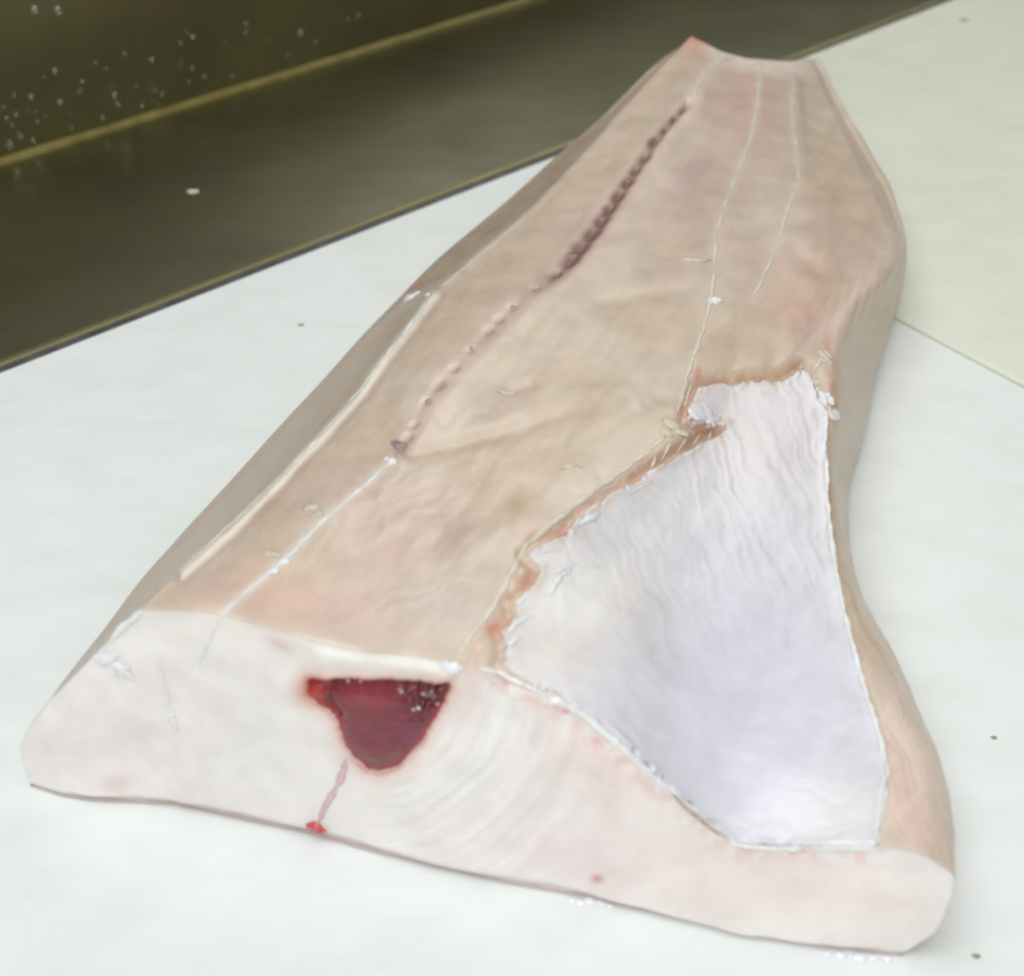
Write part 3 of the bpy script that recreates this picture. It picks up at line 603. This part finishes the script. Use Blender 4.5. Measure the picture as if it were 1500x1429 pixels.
def lump_at(name, px, py, rx, ry, rz, mat, ang=0.0, parent=loin, seed=0, rough=0.38, col=None, sink=0.42, single=False):
    """an uneven pellet or shred resting on the surface seen at px, py"""
    h = hit(px, py)
    if h is None: return None
    P, Nn = h; S = np.cross(Nn, UP); S /= np.linalg.norm(S); T = np.cross(Nn, S); T = T if T @ UP > 0 else -T
    c, s = math.cos(ang), math.sin(ang); A1 = S * c + T * s; A2 = -S * s + T * c
    nu_, nv_ = 14, 8; V = []; F = []; kr = np.random.default_rng(1000 + seed)
    for q_ in range(1 if single else 4):
        o = P.copy(); k0 = 1.0; a0 = ang
        if q_: o = P + A1 * kr.normal(0, .55) * rx + A2 * kr.normal(0, .5) * ry; k0 = .4 + .35 * kr.random(); a0 = ang + kr.normal(0, .8)
        c, s = math.cos(a0), math.sin(a0); B1 = S * c + T * s; B2 = -S * s + T * c; off = len(V)
        for j in range(nv_):
            ph = -math.pi / 2 + math.pi * j / (nv_ - 1)
            for i in range(nu_):
                th_ = 2 * math.pi * i / nu_; x, y, z = math.cos(ph) * math.cos(th_), math.cos(ph) * math.sin(th_), math.sin(ph)
                k = k0 * max(.45, 1 + rough * float(fbm(np.array([x * 1.1 + seed * 3.7 + 5 + q_ * 9]), np.array([y * 1.1 + z * .6 + seed]), 2)[0]))
                V.append(o + (B1 * x * rx + B2 * y * ry + Nn * (z + 1 - 2 * sink) * rz) * k)
        F += [(off + j * nu_ + i, off + j * nu_ + (i + 1) % nu_, off + (j + 1) * nu_ + (i + 1) % nu_, off + (j + 1) * nu_ + i) for j in range(nv_ - 1) for i in range(nu_)]
    cols = None if col is None else np.zeros((len(V), 3)) + np.asarray(col)
    return mesh_obj(name, V, np.array(F), mat, parent, cols)
mm = 0.001
SCR = [(600,437,5.6,3.2,2.0,0.2,M_SCRAP),(626,432,3.4,1.6,1.2,0.4,M_SCRAP),(1048,440,3.6,2.4,1.6,0,M_SCRAP),(1024,381,6.0,2.2,1.0,-.1,M_SCRAPY),(1008,380,3.2,1.8,1.0,.4,M_SCRAPY),
       (984,622,4.6,3.0,1.5,.9,M_SCRAPY),(976,634,3.0,2.0,1.2,.2,M_SCRAPY),(1022,603,6.4,4.2,.6,-.5,M_SCRAP),(1044,615,7.0,1.6,.5,-.25,M_SCRAP),(1222,608,5.2,2.6,1.2,-.2,M_SCRAP),(1206,585,2.4,6.0,.7,.5,M_SCRAP),
       (1192,560,2.4,5.5,1.2,.4,M_SCRAPY),(1208,522,2.0,6.0,1.2,-.2,M_SCRAPY),(456,742,3.4,2.0,1.2,.2,M_SCRAPY),(466,752,2.0,2.2,1.0,0,M_SCRAPY),(398,811,3.6,1.4,1.2,.1,M_SCRAPY),(417,822,2.2,1.6,1.4,.5,M_SCRAP),(402,836,2.0,1.4,1.2,.6,M_SCRAP),
       (574,676,2.6,2.0,1.5,.6,M_SCRAP),(742,575,4.0,1.2,.8,.3,M_SCRAPY),(835,682,3.6,1.2,.7,-.3,M_SCRAPY),(158,966,4.6,1.7,1.0,-.5,M_SCRAP),(180,982,4.0,1.2,.8,-.7,M_SCRAP),(664,978,3.0,2.2,1.4,0,M_SCRAP),
       (252,1052,1.2,3.4,.6,.1,M_SCRAP),(1172,540,3.4,2.6,1.2,.6,M_SCRAPY)]
for i, (x, y, a1, a2, a3, an, m) in enumerate(SCR): lump_at('membrane_scrap', x, y, a1 * mm, a2 * mm, a3 * mm * (.6 if m is M_SCRAPY else .8), m, an, seed=i)
for i, (x, y, r_) in enumerate(((510,996,.7),(528,997,.5),(613,1036,.8),(606,1039,.6),(620,1016,.6),(588,1013,.5),(641,1030,.6),(632,1012,.5))): lump_at('glint_bead', x, y, r_ * mm, r_ * .7 * mm, r_ * .6 * mm, M_SCRAP, .4, seed=70 + i, single=True, sink=.3)  # wet glints on the dark muscle, painted as tiny white lumps
lump_at('blood_spot', 462, 1208, 2.6 * mm, 2.2 * mm, 1.4 * mm, M_SPOT, .3, seed=60)
# row of severed vessels along the midline
for i, (x, y, r_, pos) in enumerate(VES):
    if i % 3: continue
    c = lin(140 + 26 * vr.random(), 98, 96) if pos < .46 else lin(176, 142, 134)
    lump_at('severed_vessel', x, y, r_ * .40 * mm, r_ * .26 * mm, .7 * mm, M_VESSEL, -.9 + .5 * vr.normal(), seed=100 + i, col=c, sink=.78, rough=.35, single=True)
lump_at('severed_vessel', 587, 654, 3.4 * mm, 3.0 * mm, 1.4 * mm, M_VESSEL, .9, seed=140, col=lin(158, 134, 130), sink=.55)

# ------------------------------------------------------------------ drops and crumbs lying about
M_DROP_GLINT, nt, b = new_mat('drop_glint_white'); b.inputs['Base Color'].default_value = (.86, .87, .9, 1); b.inputs['Roughness'].default_value = .08; b.inputs['Transmission Weight'].default_value = .0; b.inputs['Coat Weight'].default_value = .6  # white base stands for the highlights on the drops
M_WATER, nt, b = new_mat('water'); b.inputs['Base Color'].default_value = (1, 1, 1, 1); b.inputs['Roughness'].default_value = 0.04; b.inputs['Transmission Weight'].default_value = 1.0; b.inputs['IOR'].default_value = 1.33
def dome(name, P, Nn, r, h, mat, seed=0, sx=1.0, axis=None):
    Nn = np.asarray(Nn, float); S = np.cross(Nn, [0.31, 0.2, 0.93]) if axis is None else np.asarray(axis, float); S /= np.linalg.norm(S); T = np.cross(Nn, S)
    V = []; nu_, nv_ = 14, 6
    for j in range(nv_):
        a = j / nv_ * math.pi / 2
        for i in range(nu_):
            th_ = 2 * math.pi * i / nu_; k = 1 + .3 * float(fbm(np.array([math.cos(th_) + seed * 2.3]), np.array([math.sin(th_) + 7]), 2)[0])
            V.append(P + (S * math.cos(th_) * sx + T * math.sin(th_)) * r * k * math.cos(a) + Nn * (h * math.sin(a) + 0.0001))
    V.append(P + Nn * (h + .0001)); F = [(j * nu_ + i, j * nu_ + (i + 1) % nu_, (j + 1) * nu_ + (i + 1) % nu_, (j + 1) * nu_ + i) for j in range(nv_ - 1) for i in range(nu_)]
    F += [((nv_ - 1) * nu_ + i, (nv_ - 1) * nu_ + (i + 1) % nu_, nv_ * nu_) for i in range(nu_)]; F.append(tuple(range(nu_ - 1, -1, -1)))
    return mesh_obj(name, V, F, mat)
ORD = ('first', 'second', 'third', 'fourth', 'fifth')
for i, (x, y, r_) in enumerate(((838,1318,1.2),(850,1321,1.4),(864,1318,1.8),(880,1322,1.6),(892,1326,1.2))):
    tag(dome('liquid_drop', at(x, y, 0), (0, 0, 1), r_ * mm, r_ * .5 * mm, M_DROP_GLINT, i, 1.3, (1, -.2, 0)), '%s from the left of five drops at the middle of the cut bottom edge' % ORD[i], 'drop', 'drops at the middle of the cut edge')
for i, (x, y, r_) in enumerate(((1212,1396,1.2),(1232,1399,1.6),(1258,1402,1.9),(1280,1402,1.4),(1300,1403,1.3))):
    tag(dome('liquid_drop', at(x, y, 0), (0, 0, 1), r_ * mm, r_ * .5 * mm, M_DROP_GLINT, 20 + i, 1.4, (1, -.2, 0)), '%s from the left of five drops below the cut face right corner' % ORD[i], 'drop', 'drops at the right corner of the cut edge')
dr = np.random.default_rng(11); wall0 = pL + nrm * D
DROPS = [(50,15,2.2),(84,15,2.2),(80,105,1.6),(168,140,1.8),(88,150,1.6),(45,142,1.4),(120,120,1.0),(282,55,1.6),(282,100,1.2),(222,88,1.4),(440,48,2.2),(462,62,1.2),(300,112,1.2),(208,155,1.6),(172,152,1.6),(14,212,2.4),(30,200,1.4),(48,205,1.5),(150,172,1.4),(55,178,1.1),(238,138,1.3),(525,22,1.3),(510,28,1.1),(20,140,1.0),(140,92,.9)]
DROPS += [(float(x), float((252 - 0.345 * x) - 8 - 110 * dr.random() ** 2), 0.4 + .8 * dr.random() ** 2) for x in np.concatenate([dr.uniform(0, 330, 74), dr.uniform(250, 600, 16)])]
Nw = np.array([-nrm[0], -nrm[1], 0.0])
for i, (x, y, r_) in enumerate(DROPS):
    d = ray(x, y); den = d[0] * nrm[0] + d[1] * nrm[1]; t = (wall0 @ nrm) / den; P = EYE + d * t
    if P[2] < Zt + .009: continue
    tag(dome('water_drop', P, Nw, r_ * .85 * mm, r_ * .4 * mm, M_WATER, 50 + i, 1.5, (0, 0, 1)), 'tiny clear water drop splashed on the steel splashback', 'water drop', 'water drops on the steel splashback')
M_CRUMB, nt, b = new_mat('crumb_grey'); r = ramp(nt, noise_node(nt, 900, 3).outputs[0], [(0.3, tuple(lin(120, 122, 108))), (0.7, tuple(lin(168, 168, 152)))]); nt.links.new(r.outputs[0], b.inputs['Base Color'])
M_CRUMBW, nt, b = new_mat('crumb_pale'); r = ramp(nt, noise_node(nt, 900, 3).outputs[0], [(0.3, tuple(lin(196, 190, 170))), (0.7, tuple(lin(232, 228, 212)))]); nt.links.new(r.outputs[0], b.inputs['Base Color'])
for i, (x, y, z, rx, lab, m) in enumerate(((441,476,0,1.3,'small grey crumb on the white board left of the fillet',M_CRUMB),(1412,30,.0016,2.6,'grey crumb on the yellowish board near the top right corner',M_CRUMB),
        (1456,1080,0,.9,'small grey crumb on the white board right of the fillet',M_CRUMB),(1430,1400,0,1.0,'flat grey crumb on the board past the right corner of the cut face',M_CRUMB),
        (283,281,Zt,2.9,'pale shred lying on the dark steel counter',M_CRUMBW))):
    tag(dome('crumb', at(x, y, z), (0, 0, 1), rx * mm, rx * .35 * mm, m, 90 + i, 1.5, (1, 0, 0)), lab, 'crumb')
